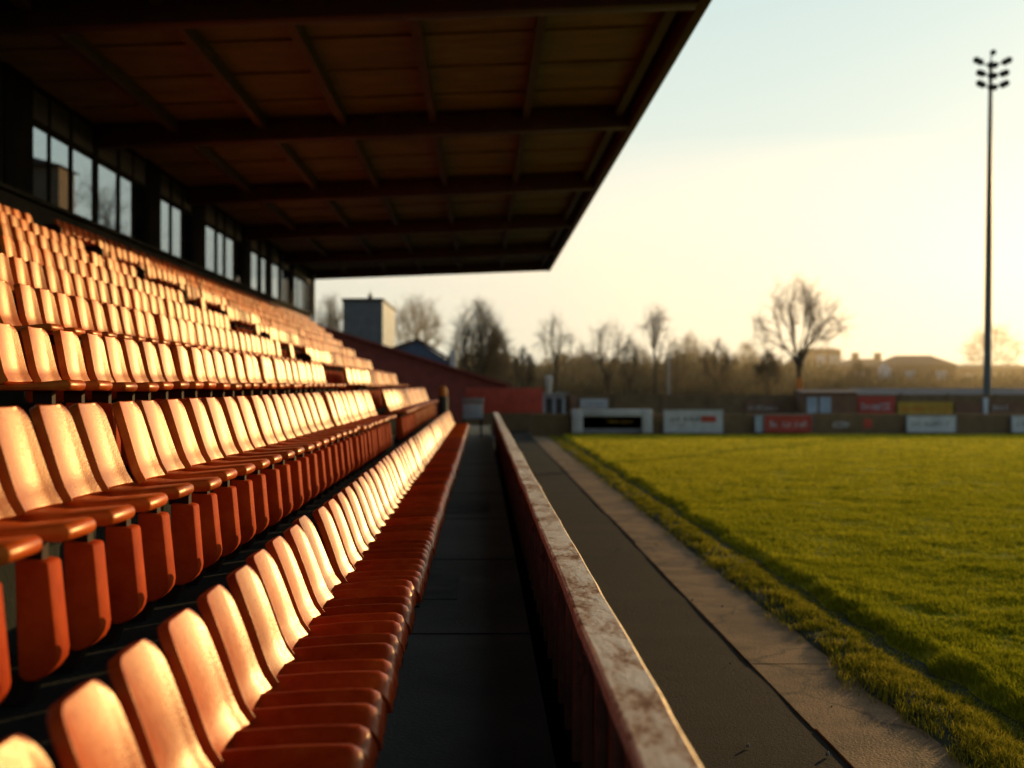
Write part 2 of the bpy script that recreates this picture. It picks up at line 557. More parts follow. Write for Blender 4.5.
tag(g_, 'tufted yellowing grass along the concrete path', 'grass')

# small pebbles on the path
pb = MB()
for i in range(12):
    yy = random.uniform(6, 16); xx = random.uniform(1.2, 2.7); r = random.uniform(.004, .014)
    pb.tube([(xx, yy, .015), (xx, yy, .02 + r), (xx + r * .3, yy, .02 + 1.7 * r)], [r, r * 1.1, r * .4], 6)
tag(pb.build('gravel', M['stone'], smooth=True), 'loose pebbles scattered on the path', 'gravel', kind='stuff')

# ------------------------------------------------------------------ seats
PITCH = 0.483
def row_back(n):                                  # world x and z of the top of the backrest
    return (-0.96, H - 0.70) if n == 1 else (-(1.66 + .68 * (n - 2)), H - (.10 if n == 2 else .07) + .35 * (n - 2))
def row_tread(n):
    return Z1 if n == 1 else H - .98 + .35 * (n - 2)

def shell(prof, hw, dish_dir, dish, thick, nu=10, bev=.009, sub=0):
    # prof: list of (x,z) along the length; hw(i,t): half width; dish(u,t) offset along dish_dir(i)
    V, Q = [], []
    n = len(prof)
    for i, (x, z) in enumerate(prof):
        t = i / (n - 1)
        for k in range(nu + 1):
            u = -1 + 2 * k / nu
            d = dish(u * hw(i, t) / hw(0, 0), t)
            dx, dz = dish_dir(t)
            V.append((x + dx * d, u * hw(i, t), z + dz * d))
    for i in range(n - 1):
        for k in range(nu):
            a = i * (nu + 1) + k
            Q.append((a, a + 1, a + nu + 2, a + nu + 1))
    mb = MB(); mb.add(V, Q)
    return mb

def shell_obj(name, mb, thick, bev, m, parent, segs=2):
    o = mb.build(name, m, parent)
    bake(o, [('SOLIDIFY', dict(thickness=thick, offset=0.0, use_even_offset=False)),
             ('BEVEL', dict(width=bev, segments=segs + 1, limit_method='ANGLE', angle_limit=R(50)))])
    autosmooth(o.data, R(55))
    return o

def lens(t, n): return [t * i / n for i in range(n + 1)]

def rounded_hw(W, r, Ltot, ss):
    # half width along arclength fraction with rounded corners at the end t=1
    def f(i, t):
        d = (1 - ss[i]) * Ltot
        Wt = W * (1 - .11 * ss[i])
        if d >= r: return Wt
        return Wt - r + math.sqrt(max(r * r - (r - d) ** 2, 0))
    return f

def ease(n):                                      # more rings towards the end
    a = [i / n for i in range(n + 1)]
    return [1 - (1 - t) ** 1.7 for t in a]

def make_front_seat(detail=True):
    # local frame: x towards the pitch, origin on the tread below the back of the seat pan
    root = empty('stadium_seat')
    nb = 13 if detail else 5
    nu = 10 if detail else 4
    ss = ease(nb)
    # backrest from the bend (x=.03,z=.47) up to the top (x=-.11,z=.85)
    def bp(s):
        return (0.045 - .085 * s - .035 * s * s + .03 * math.exp(-s * 9), 0.475 + .385 * s)
    prof = [bp(s) for s in ss]
    bk = shell_obj('backrest', shell(prof, rounded_hw(.207, .085, .40, ss), lambda t: (1, 0.1),
                   lambda u, t: .020 * u * u * (1 - .6 * t) + .010 * max(0, abs(u) - .7) / .3, .03, nu), .036, .014, M['seat'], root)
    # seat pan from the bend to the rolled front lip
    pr = []
    n2 = 15 if detail else 6
    for i in range(n2 + 1):
        s = i / n2
        if s < .2:
            a = s / .2
            pr.append((0.052 + .05 * a * a, 0.468 - .03 * math.sin(a * math.pi / 2)))
        elif s < .8:
            a = (s - .2) / .6
            pr.append((0.102 + .36 * a, 0.438 + .018 * math.sin(a * math.pi * .5) ))
        else:
            a = (s - .8) / .2
            pr.append((0.462 + .045 * math.sin(a * math.pi / 2), 0.456 - .075 * (1 - math.cos(a * math.pi / 2))))
    def hw2(i, t): return .216 - (.02 * max(0, (t - .8) / .2) ** 2)
    shell_obj('seat', shell(pr, hw2, lambda t: (0, 1), lambda u, t: (.022 - .019 * math.cos(2 * math.pi * u) - .012 * u ** 4) * min(1, (1 - t) * 3 + .6) * min(1, .25 + t * 4), .03, 20 if detail else 4), .030, .012, M['seat'], root)
    MB().box(.16, .40, -.16, .16, .37, .425).build('seat_frame', M['leg'], root, .01 if detail else 0)
    MB().prism([(.19, .37), (.37, .37), (.33, .012), (.24, .012)], 'y', -.035, .035).build('leg', M['leg'], root, .006 if detail else 0)
    MB().box(.17, .41, -.09, .09, .0, .012).build('foot_plate', M['leg'], root)
    return root

def make_row_seat(detail=True, sparse=False, hz=.525, bh=.355):
    root = empty('stadium_seat')
    nb = 12 if detail else 4
    nu = 8 if detail else 2
    ss = ease(nb)
    def bp(s):
        return (0.015 - (.085 if bh > .3 else .030) * s - .01 * s * s + .02 * math.exp(-s * 9), hz + .02 + bh * s)
    prof = [bp(s) for s in ss]
    shell_obj('backrest', shell(prof, rounded_hw(.192, .06, .36, ss), lambda t: (1, 0.1),
              lambda u, t: .026 * u * u * (1 - .5 * t) + .010 * max(0, abs(u) - .7) / .3, .03, nu), .040, .013 if detail else .006, M['rowseat'], root, 2 if detail else 1)
    # thin slab seat with a bull nose
    s = [(-.02, hz - .015)]
    for k in range(9 if detail else 4):
        a = -math.pi / 2 + math.pi * k / (8 if detail else 3)
        s.append((.335 + .026 * math.cos(a), hz + .008 + .026 * math.sin(a)))
    s += [(.14, hz + .018), (-.02, hz + .03)]
    MB().prism(s, 'y', -.135, .135).build('seat', M['rowseat'], root, .016 if detail else 0)
    # pedestal: plastic apron under the slab, rounded at its lower front
    p = [(.165, hz - .075), (.27, hz - .085)]
    for k in range(6 if detail else 3):
        a = math.pi / 2 * k / (5 if detail else 2)
        p.append((.275 + .02 - .10 * (1 - math.cos(a)), hz - .36 - .09 * math.sin(a)))
    p += [(.172, hz - .43)]
    MB().prism(p, 'y', -.064, .064).build('apron', M['apron'], root, .012 if detail else 0)
    if not sparse:
        MB().box(.15, .24, -.03, .03, hz - .085, hz - .014).build('bracket', M['darkpanel'], root)
        MB().prism([(.09, hz - .449), (.22, hz - .449), (.19, .0), (.11, .0)], 'y', -.04, .04).build('leg', M['leg'], root)
    return root

def kids(o): return list(o.children)
def clone(root):
    r = root.copy(); C.objects.link(r)
    for ch in kids(root):
        c = ch.copy(); C.objects.link(c); c.parent = r
        c.matrix_parent_inverse = ch.matrix_parent_inverse
    return r

ONES = 'zeroth first second third fourth fifth sixth seventh eighth ninth tenth eleventh twelfth thirteenth fourteenth fifteenth sixteenth seventeenth eighteenth nineteenth'.split()
TENS = {2: ('twenty', 'twentieth'), 3: ('thirty', 'thirtieth'), 4: ('forty', 'fortieth'), 5: ('fifty', 'fiftieth'), 6: ('sixty', 'sixtieth')}
def ordinal(n):
    if n < 20: return ONES[n]
    t, u = divmod(n, 10)
    return TENS[t][1] if u == 0 else TENS[t][0] + '-' + ONES[u]
ROWN = {1: 'front row', 2: 'second row', 3: 'third row', 4: 'fourth row', 5: 'fifth row', 6: 'sixth row', 7: 'seventh row', 8: 'eighth row', 9: 'ninth row', 10: 'top row'}

ENDS = {1: 31.2, 2: 32.5, 3: 29.9, 4: 30.5, 5: 32.6, 6: 35, 7: 38, 8: 41, 9: 44, 10: 46.5}
PT = {1: .425, 2: .425, 3: .39, 4: .345, 5: .33}
slots = []                                        # (y, row, block, ordinal)
for n in range(1, 11):
    bx_, bz_ = row_back(n)
    y0 = abs(bx_) * 2.386 - .35
    if n == 1: y0 = 1.72
    if n == 2: y0 = 3.1
    ph = random.uniform(0, .3) if n > 2 else 0
    y = y0 + ph
    PITCH = PT.get(n, .33)
    k = 1
    if n == 1:
        PITCH = .425
        while y < ENDS[1]:
            slots.append((y, n, 'A', k)); k += 1; y += PITCH
        continue
    while y < 16.35:
        slots.append((y, n, 'A', k)); k += 1; y += PITCH
    if n in (4, 6, 8):
        slots.append((17.62, n, 'G', 1))
    y = 19.0 + random.uniform(-.05, .2); k = 1
    if n == 5: y = 18.5
    while y < ENDS[n]:
        slots.append((y, n, 'B', k)); k += 1; y += PITCH
vis = sorted(slots, key=lambda s: s[0] ** 2 + row_back(s[1])[0] ** 2)
near, far = vis[:298], vis[298:]
f0 = make_front_seat(True)
s0 = make_row_seat(True)
s3 = make_row_seat(True, False, .615, .285)
used = {1: False, 2: False, 3: False}
for (y, n, blk, k) in near:
    proto, key = (f0, 1) if n == 1 else (s0, 2) if n == 2 else (s3, 3)
    o = proto if not used[key] else clone(proto)
    used[key] = True
    bx_, bz_ = row_back(n)
    off = 0.11 if n == 1 else .08
    o.location = (bx_ + off + random.uniform(-.006, .006), y + random.uniform(-.008, .008), row_tread(n) + .001)
    o.rotation_euler = (random.gauss(0, .006), random.gauss(0, .010), random.gauss(0, .011))
    o.scale = (1, PT.get(n, .33) / .483, 1)
    if n == 1:
        lab = 'glossy orange seat in the front row, %s from the near end' % ordinal(k)
    elif blk == 'A':
        lab = 'worn orange seat in the %s, %s from the near end of its row' % (ROWN[n], ordinal(k))
    elif blk == 'G':
        lab = 'lone orange seat standing in the gangway gap of the %s' % ROWN[n]
    else:
        lab = 'sunlit orange seat in the %s, %s beyond the gangway gap' % (ROWN[n], ordinal(k))
    tag(o, lab, 'seat', 'orange seats in the rows of the stand')
# distant remainder as one object
lf, ls, l3 = make_front_seat(False), make_row_seat(False, True), make_row_seat(False, True, .615, .285)
def baked(root):
    vs, fs = [], []
    for ch in kids(root):
        o = len(vs)
        vs += [tuple(v.co) for v in ch.data.vertices]
        fs += [tuple(i + o for i in p.vertices) for p in ch.data.polygons]
    for ch in kids(root): bpy.data.objects.remove(ch)
    bpy.data.objects.remove(root)
    return vs, fs
bf, bs, b3 = baked(lf), baked(ls), baked(l3)
rest = MB()
for (y, n, blk, k) in far:
    vs, fs = bf if n == 1 else bs if n == 2 else b3
    ky = PT.get(n, .33) / .483
    bx_, bz_ = row_back(n)
    t = (bx_ + (.11 if n == 1 else .08), y + random.uniform(-.012, .012), row_tread(n) + .001)
    ti = random.gauss(0, .012)
    rest.add([(v[0] + t[0] - v[2] * ti, v[1] * ky + t[1], v[2] + t[2]) for v in vs], fs)
me = bpy.data.meshes.new('distant_seats')
me.from_pydata(rest.v, [], rest.f)
ro = finish(bpy.data.objects.new('distant_seats', me), M['seat_far'], None)
autosmooth(ro.data, R(50))
tag(ro, 'mass of sunlit orange seats running to the far end of the stand', 'seats', kind='stuff')

# ------------------------------------------------------------------ grandstand
YE = 52.0
BW = -7.7
gs = empty('grandstand', (BW, 25, 0), 'dark roofed grandstand sheltering rows of orange seats', 'grandstand')
def part(mb, name, m, parent=gs, **kw):
    o = mb.build(name, m, None, **kw)
    o.parent = parent
    p = parent
    o.matrix_parent_inverse = Matrix.Translation(-parent.location)
    return o
# terrace steps
tr = MB()
prev = -1.08
GA = (16.65, 18.7)
for n in range(2, 11):
    b = row_back(n)[0] - .05 if n < 10 else BW
    tr.box(b + (.002 if n < 10 else 0), prev, -3.2, ENDS[n] + .5, -.04 - n * .003, row_tread(n))
    # half step in the gangway
    if n > 2:
        tr.box(prev, prev + .30, GA[0] + .15, GA[1] - .15, row_tread(n) - .349, row_tread(n) - .17)
    prev = b
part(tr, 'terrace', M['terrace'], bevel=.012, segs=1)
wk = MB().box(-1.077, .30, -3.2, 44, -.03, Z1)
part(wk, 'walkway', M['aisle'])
# joints and a repair patch on the walkway
jt = MB()
for yy in (4.05, 7.15, 10.2, 13.3, 16.5, 19.6, 22.7, 26):
    jt.box(-.9, .30, yy, yy + .014, Z1 + .001, Z1 + .004)
part(jt, 'expansion_joint', M['column'])
for (xa, xb_, ya, yb_) in ((-.62, -.18, 8.3, 9.7), (-.75, .1, 13.9, 15.2)):
    part(MB().prism([(xa, ya), (xb_ - .05, ya + .06), (xb_, yb_ - .1), (xa + .07, yb_)], 'z', 0, 0) if False else MB().box(xa, xb_, ya, yb_, Z1 + .001, Z1 + .005), 'repair_patch', M['patch'])
for n in range(4, 11):  # added panels, dark to stand for the shade in the gangway gaps
    xb = row_back(n)[0]
    zt = row_tread(n)
    part(MB().prism([(xb - .05, zt + .002), (xb + .26, zt + .002), (xb + .25, zt + .74), (xb + .18, zt + .80), (xb - .02, zt + .80), (xb - .05, zt + .76)], 'y', 18.70, 18.74), 'gangway_shade_panel', M['darkpanel'])
bw = MB().box(BW - .25, BW, 8, YE, -.03, 5.33)
part(bw, 'back_wall', M['backwall'])
part(MB().box(BW - .30, BW + .12, 8, YE, 5.333, 5.40), 'window_sill', M['backwall'])
ZP0, ZP1, ZT = 5.40, 6.66, 7.40
cols = [(10.5, 11.5), (18.5, 19.68), (26.42, 27.5), (30.6, 31.95), (36.9, 38.25), (46.1, 47.1), (51.5, 52.0)]
for a, b in cols:
    part(MB().box(BW - .3, BW + .03, a, b, 5.405, ZT + .1), 'column', M['column'], bevel=.02)
def win(y0, y1, panes):
    w = empty('window', (BW, y0, ZP0)); w.parent = gs
    w.matrix_parent_inverse = Matrix.Translation(-gs.location)
    fr = MB()
    fr.box(BW - .045, BW - .0, y0, y1, ZP0 + .002, ZP0 + .05)
    fr.box(BW - .045, BW - .0, y0, y1, ZP1, ZP1 + .12)
    fr.box(BW - .045, BW - .0, y0, y1, ZT - .12, ZT)
    edges = [y0] + [v for p in panes for v in p] + [y1]
    for i in range(0, len(edges), 2):
        a, b = edges[i], edges[i + 1]
        if b - a < .10: a, b = (a + b) / 2 - .05, (a + b) / 2 + .05
        a, b = max(a, y0), min(b, y1)
        if b - a > .01:
            fr.box(BW - .043, BW - .002, a, b, ZP0 + .052, ZP1 - .002)
            fr.box(BW - .043, BW - .002, a, b, ZP1 + .122, ZT - .122)
    part(fr, 'frame', M['frame'], w)
    for a, b in panes:
        part(MB().box(BW - .030, BW - .022, a, b, ZP0 + .05, ZP1), 'pane', M['glass'], w)
    part(MB().box(BW - .034, BW - .014, y0, y1, ZP1 + .12, ZT - .12), 'blind_panel', M['upper'], w)
win(11.5, 18.5, [(11.8, 13.3), (13.6, 15.0), (15.2, 16.7), (16.9, 18.38)])
win(19.68, 26.42, [(19.7, 20.45), (20.56, 21.5), (21.66, 22.8), (23.1, 24.3), (24.5, 25.35), (25.47, 26.4)])
win(27.5, 30.6, [(27.52, 28.4), (28.6, 29.5), (29.7, 30.58)])
win(31.95, 36.9, [(32.0, 33.2), (33.5, 34.3), (34.6, 35.7), (36.0, 36.88)])
win(47.1, 51.5, [(47.15, 48.1), (48.3, 49.2), (49.4, 50.3), (50.5, 51.4)])
win(38.25, 46.1, [(38.3, 39.5), (40.2, 41.0), (42.2, 43.6), (44.3, 46.05)])
# roof
XF, XB = 3.05, -8.1
def deck_z(x): return H + 5.20 + (x + 7.7) * (.40 / 10.75)
rf = empty('roof', (0, 25, 7.5)); rf.parent = gs
rf.matrix_parent_inverse = Matrix.Translation(-gs.location)
dk = MB().prism([(XB, deck_z(XB)), (XF, deck_z(XF)), (XF, deck_z(XF) + .16), (XB, deck_z(XB) + .16)], 'y', -3, YE)
part(dk, 'deck', M['deck'], rf)
rb = MB()
yy = -2.4
while yy < YE - .3:
    rb.prism([(XB, deck_z(XB) - .035), (XF - .2, deck_z(XF - .2) - .035), (XF - .2, deck_z(XF - .2) - .001), (XB, deck_z(XB) - .001)], 'y', yy, yy + .03)
    yy += 1.84
part(rb, 'sheeting_rib', M['deck'], rf)
for yb in (.9, 8.25, 15.6, 23, 30.2, 37.5, 45, YE - .34):
    z = lambda x, d: deck_z(x) - d
    part(MB().prism([(BW + .02, z(BW, .46)), (XF - .13, z(XF - .13, .46)), (XF - .13, z(XF, .037)), (BW + .02, z(BW, .037))], 'y', yb - .16, yb + .16), 'beam', M['beam'], rf, bevel=.012)
for xp in (-6.1, -4.35, -2.75, -.97, .87):
    part(MB().prism([(xp - .07, deck_z(xp) - .24), (xp + .07, deck_z(xp) - .24), (xp + .07, deck_z(xp) - .038), (xp - .07, deck_z(xp) - .038)], 'y', -2.8, YE - .5), 'purlin', M['purlin'], rf)
part(MB().box(XF - .42, XF - .28, -2.8, YE - .5, deck_z(XF) - .27, deck_z(XF) - .055), 'edge_purlin', M['purlin'], rf)
part(MB().box(XF - .125, XF + .03, -3, YE + .02, deck_z(XF) - .46, deck_z(XF) + .2), 'fascia', M['beam'], rf, bevel=.01)
part(MB().tube([(BW + .35, 50.2, 1.0), (BW + .35, 50.2, 7.0)], [.06, .06], 10), 'end_post', M['grey'])
part(MB().box(-4.2, -1.2, 33.3, 33.5, -.03, 1.0), 'end_wall', M['maroon'])

# ------------------------------------------------------------------ front barrier
fb = empty('front_barrier', (.4, 12, 0), 'waist high red brown barrier with a worn pale painted top rail', 'barrier')
RX0, RX1, RZ = .362, .512, H - .88
YR = 37.0
ysr = np.arange(-1.6, YR, .18)
cap = MB()
for j, y in enumerate(ysr):
    w1 = .010 * (vnoise(y * .9, 2) - .5) + .006 * (vnoise(y * 3, 4) - .5)
    w2 = .012 * (vnoise(y * .8, 8) - .5) + .006 * (vnoise(y * 3.3, 6) - .5)
    zz = .006 * (vnoise(y * 1.1, 14) - .5)
    a, b, t, s = RX0 + w1, RX1 + w2, RZ + zz, RZ - .055 + zz
    cap.v += [(a, y, s), (a, y, t - .010), (a + .010, y, t), (b - .013, y, t + .002), (b, y, t - .012), (b, y, s)]
n6 = 6
for j in range(len(ysr) - 1):
    for k in range(n6):
        cap.f.append((j * 6 + k, j * 6 + (k + 1) % 6, (j + 1) * 6 + (k + 1) % 6, (j + 1) * 6 + k))
cap.f += [tuple(range(6)), tuple(reversed(range((len(ysr) - 1) * 6, len(ysr) * 6)))]
part(cap, 'top_rail', M['rail'], fb, smooth=True)
part(MB().box(.415, .485, -1.6, YR - .05, -.03, RZ - .056), 'barrier_wall', M['barrier'], fb)
y = -1.5
i = 0
while y < YR - .2 and i < 95:
    part(MB().prism([(.414, Z1 + .002), (.370, Z1 + .002), (.380, RZ - .12), (.368, RZ - .06), (.414, RZ - .06)], 'y', y, y + .07), 'batten', M['barrier'], fb, bevel=.006)
    y += .44 + random.uniform(-.02, .02)
    i += 1
y = -1.2
while y < 20:
    part(MB().box(.350, .369, y, y + .06, RZ - .15, RZ - .09).tube([(.349, y + .03, RZ - .12), (.338, y + .03, RZ - .12)], [.015, .012], 8), 'bolt', M['rust'], fb, bevel=.003)
    y += 1.32

# ------------------------------------------------------------------ far end of the ground
def box_px(x0, x1, y0, y1, Y, d=.1):
    a, b = at(x0, y1, Y), at(x1, y0, Y)
    return (a.x, b.x, Y, Y + d, a.z, b.z)
YW = 49.6
pw = MB().box(2.1, 45, YW, YW + .2, -.06, .95)
o = pw.build('perimeter_wall', M['perim']); tag(o, 'low dark wall running along the far end of the pitch', 'wall')

def marks(parent, x0, x1, y0, y1, Y, m, n, name='lettering', seed=1):
    rr = random.Random(seed)
    mb = MB()
    a, b = at(x0, y1, Y), at(x1, y0, Y)
    x = a.x
    wch = (b.x - a.x) / n
    for i in range(n):
        if rr.random() < .12: x += wch; continue
        h0 = a.z + (b.z - a.z) * rr.choice([0, 0, .05, .1])
        h1 = b.z - (b.z - a.z) * rr.choice([0, .1, .25, .3])
        w = wch * rr.uniform(.5, .8)
        s = w * .3
        mb.box(x, x + s, Y - .012, Y - .003, h0, h1)
        if rr.random() < .8: mb.box(x + s + .001, x + w, Y - .012, Y - .003, h1 - (h1 - h0) * .22, h1)
        if rr.random() < .6: mb.box(x + s + .001, x + w, Y - .012, Y - .003, h0, h0 + (h1 - h0) * .2)
        if rr.random() < .5: mb.box(x + w - s, x + w, Y - .0125, Y - .0035, h0 + .002, h1 - .002)
        x += wch
    return part(mb, name, m, parent)

def board(x0, x1, y0, y1, Y, m, label, frame=None):
    a = at((x0 + x1) / 2, y1, Y)
    t = empty('advertising_board', (a.x, Y, max(a.z, 0)), label, 'advertising board', 'advertising boards at the far end')
    part(MB().box(*box_px(x0, x1, y0, y1, Y, .06)), 'panel', m, t, bevel=.008, segs=1)
    if frame:
        X0, X1, _, _, z0, z1 = box_px(x0, x1, y0, y1, Y)
        fm = MB()
        fm.box(X0 - .02, X1 + .02, Y - .02, Y + .07, z1 + .001, z1 + .03)
        fm.box(X0 - .03, X0 - .002, Y - .02, Y + .07, z0, z1)
        fm.box(X1 + .002, X1 + .03, Y - .02, Y + .07, z0, z1)
        part(fm, 'frame', frame, t)
    return t
YB = 49.3
# framed dark board
a = at(612, 433, YB)
t = empty('advertising_board', (a.x, YB, 0), 'wide dark board inside a thick white frame at the pitch end', 'advertising board', 'advertising boards at the far end')
fm = MB()
fm.box(*box_px(572, 583, 409.5, 433, YB, .5)); fm.box(*box_px(642, 652.5, 409.5, 433, YB, .5))
fm.box(*box_px(583.05, 641.95, 409.5, 416.5, YB, .5))
part(fm, 'frame', M['white'], t, bevel=.02)
part(MB().box(*box_px(583.1, 641.9, 416.6, 428.5, YB + .3, .05)), 'panel', M['black'], t)
part(MB().box(*box_px(583.1, 641.9, 428.6, 433, YB + .2, .2)), 'plinth', M['grey'], t)
marks(t, 607, 634, 419.5, 423, YB + .3, M['yellow'], 9, seed=2)
t = board(664, 723, 410, 433, YB, M['white'], 'white board with dark green lettering and a red block', M['grey'])
marks(t, 671, 700, 417, 421.5, YB, M['darkgreen'], 9, seed=3)
part(MB().box(at(701, 0, YB).x, at(716, 0, YB).x, YB - .012, YB - .003, at(0, 422, YB).z, at(0, 416, YB).z), 'logo_block', M['red'], t)
marks(t, 672, 698, 424, 425.5, YB, M['grey'], 8, seed=4)
t = board(764.5, 812, 415, 432.5, YB, M['red'], 'low red board with white lettering in front of the wall', M['grey'])
marks(t, 770, 807, 421, 427, YB, M['white'], 12, seed=5)
t = board(755, 762.5, 415.5, 432.5, YB, M['paleblue'], 'narrow pale blue board standing left of the red board')
t = board(907, 956, 416, 432.5, YB, M['white'], 'white board with grey lettering right of centre', M['grey'])
marks(t, 912, 950, 421.5, 426, YB, M['grey'], 12, seed=6)
t = board(1012, 1042, 416, 432.5, YB, M['white'], 'white board cut off by the right edge of the view', M['grey'])
marks(t, 1017, 1036, 421.5, 426, YB, M['grey'], 7, seed=7)
t = board(831, 854, 418, 430, YW - .02, M['perim'], 'brown board with blocky white lettering on the dark wall')
marks(t, 833, 851, 421, 428, YW - .02, M['white'], 5, seed=18)
t = board(864, 872, 419, 428, YW - .02, M['red'], 'tiny reddish board on the dark wall')

# red wall and small kiosk left of the goal
o = MB().box(*box_px(466, 543, 388, 413.5, 56, .2)).build('boundary_wall', M['redwall'], bevel=.01); tag(o, 'dull red boarded wall past the end of the walkway', 'wall')
o = MB().box(*box_px(462, 552, 413, 434, 55.4, .15)).build('low_wall', M['perim']); tag(o, 'dark low wall in front of the red boards', 'wall')
k = empty('kiosk', at(554, 0, 57) * 1, 'small pale blue kiosk with two doors right of the red wall', 'kiosk'); k.location.z = 0
X0, X1, _, _, z0, z1 = box_px(543.5, 565, 395, 416, 57)
part(MB().box(X0, X1, 57, 58.5, 0, z1), 'wall', M['paleblue'], k)
part(MB().box(X0 - .1, X1 + .1, 56.85, 58.7, z1 + .002, z1 + .09), 'roof', M['grey'], k)
for q in (.12, .58):
    part(MB().box(X0 + q * (X1 - X0), X0 + (q + .3) * (X1 - X0), 56.96, 56.998, .3, z1 - .15), 'door', M['black'], k)
a = at(549, 392, 60)
o = MB().tube([(a.x, 60, 0), (a.x, 60, a.z + .05), (a.x, 60, a.z + .75)], [.06, .12, .20], 10).tube([(a.x, 60, a.z + .752), (a.x, 60, a.z + .85)], [.24, .10], 10).build('vent_stack', M['palegrey'], smooth=True)
tag(o, 'stubby pale vent stack catching the sun above the kiosk', 'vent')
o = MB().box(*box_px(570, 577, 396, 416, 57.5, .5)).build('utility_box', M['brownprint'], bevel=.02); tag(o, 'narrow red brown cabinet beside the pale kiosk', 'cabinet')

# sign at the end of the walkway
a = at(474, 420, 33.9)
t = empty('notice_board', (a.x, 33.9, Z1), 'pale notice board at the far end of the walkway', 'sign')
part(MB().box(*box_px(463, 483, 404, 419, 33.9, .05)), 'panel', M['paleblue'], t, bevel=.006)
marks(t, 466, 480, 408, 411, 33.9, M['white'], 6, seed=9)
part(MB().box(*box_px(462, 484, 398, 403.5, 33.88, .08)), 'header', M['grey'], t, bevel=.006)
for xx in (464, 481):
    p = at(xx, 419, 33.96)
    part(MB().box(p.x - .03, p.x + .03, 33.961, 34.02, -.03, at(0, 397, 33.9).z), 'post', M['leg'], t)
a = at(443, 391, 35)
t = empty('bollard', (a.x, 35, 0), 'dark bollard with an orange rounded cap past the seat rows', 'bollard')
part(MB().tube([(a.x, 35, 0), (a.x, 35, a.z - .16)], [.16, .15], 12), 'post', M['black'], t, smooth=True)
part(MB().tube([(a.x, 35, a.z - .159), (a.x, 35, a.z - .05), (a.x, 35, a.z + .09), (a.x, 35, a.z + .15)], [.12, .14, .12, .05], 12), 'cap', M['orange'], t, smooth=True)

# fence with upper boards
YF = 58.0
fc = empty('fence', (22, YF, 0), 'long brown boarded fence behind the far pitch wall', 'fence')
fmb = MB()
x = at(566, 0, YF).x
xe = at(1070, 0, YF).x
zt = at(0, 394.5, YF).z
part(MB().box(x, xe, YF, YF + .08, -.06, zt), 'board_panel', M['brown'], fc)
xx = x
while xx < xe:
    part(MB().box(xx, xx + .12, YF - .07, YF - .002, -.06, zt + random.uniform(.02, .1)), 'post', M['brown'], fc)
    xx += 2.4
YU = YF - .12
def ub(x0, x1, y0, y1, m, lab, mk=None, n=6, s=1, mx=None):
    t = board(x0, x1, y0, y1, YU, m, lab)
    t['group'] = 'boards hung on the fence'
    if mk:
        a, b, c, d = mx or (x0 + 4, x1 - 4, y0 + (y1 - y0) * .35, y1 - (y1 - y0) * .3)
        marks(t, a, b, c, d, YU, mk, n, seed=s)
    return t
ub(580, 608, 399, 408, M['white'], 'pale sign hung on the fence above the framed board', M['grey'], 6, 21)
ub(745, 783, 401, 414, M['brownprint'], 'brown board with faint cream lettering on the fence', M['palegrey'], 8, 22)
ub(857.5, 895, 396, 416, M['red'], 'red board with white lettering on the fence', M['white'], 8, 23)
ub(898, 953, 402, 415, M['yellow'], 'yellow board with amber lettering on the fence', M['orange'], 10, 24)
ub(955, 983, 402, 415, M['brownprint'], 'plain brown board right of the yellow one')
ub(990, 1040, 402, 415, M['brownprint'], 'reddish board with white lettering at the right', M['white'], 7, 25, (993, 1008, 405, 410))
o = MB().box(*box_px(983.6, 988.4, 398, 417, YU - .1, .15)).build('fence_post', M['white'], bevel=.02); tag(o, 'white post in front of the fence under the floodlight', 'post')
# shelter roof on the right
t = empty('spectator_shelter', (at(960, 0, 60).x, 60, 0), 'low covered standing area with a long pale sloping roof', 'shelter')
a, b = at(862, 400, 59.4), at(1075, 394, 59.4)
part(MB().prism([(59.4, a.z), (61.6, b.z + .22), (61.6, b.z + .29), (59.4, a.z + .1)], 'x', a.x, b.x), 'roof', M['shelter'], t)
part(MB().box(a.x + .1, b.x - .1, 61.3, 61.45, -.06, b.z + .12), 'back_wall', M['brown'], t)
xx = a.x + .15
while xx < b.x:
    part(MB().box(xx, xx + .1, 59.55, 59.65, -.06, a.z + .005), 'post', M['brown'], t)
    xx += 1.8
# hut with windows
t = empty('hut', (at(830, 0, 56.3).x, 56.3, 0), 'brown hut with two pale windows in front of the fence', 'hut')
X0, X1, _, _, z0, z1 = box_px(803, 857, 392.5, 414, 56.3)
part(MB().box(X0, X1, 56.3, 57.7, -.06, z1), 'wall', M['brownprint'], t)
part(MB().prism([(56.15, z1 + .003), (57.8, z1 + .003), (57.0, z1 + .14)], 'x', X0 - .15, X1 + .15), 'roof', M['brownprint'], t)
for u0, u1 in ((807, 817.5), (820, 831)):
    q = box_px(u0, u1, 397, 413, 56.255, .04)
    part(MB().box(*q), 'window', M['paleblue'], t)

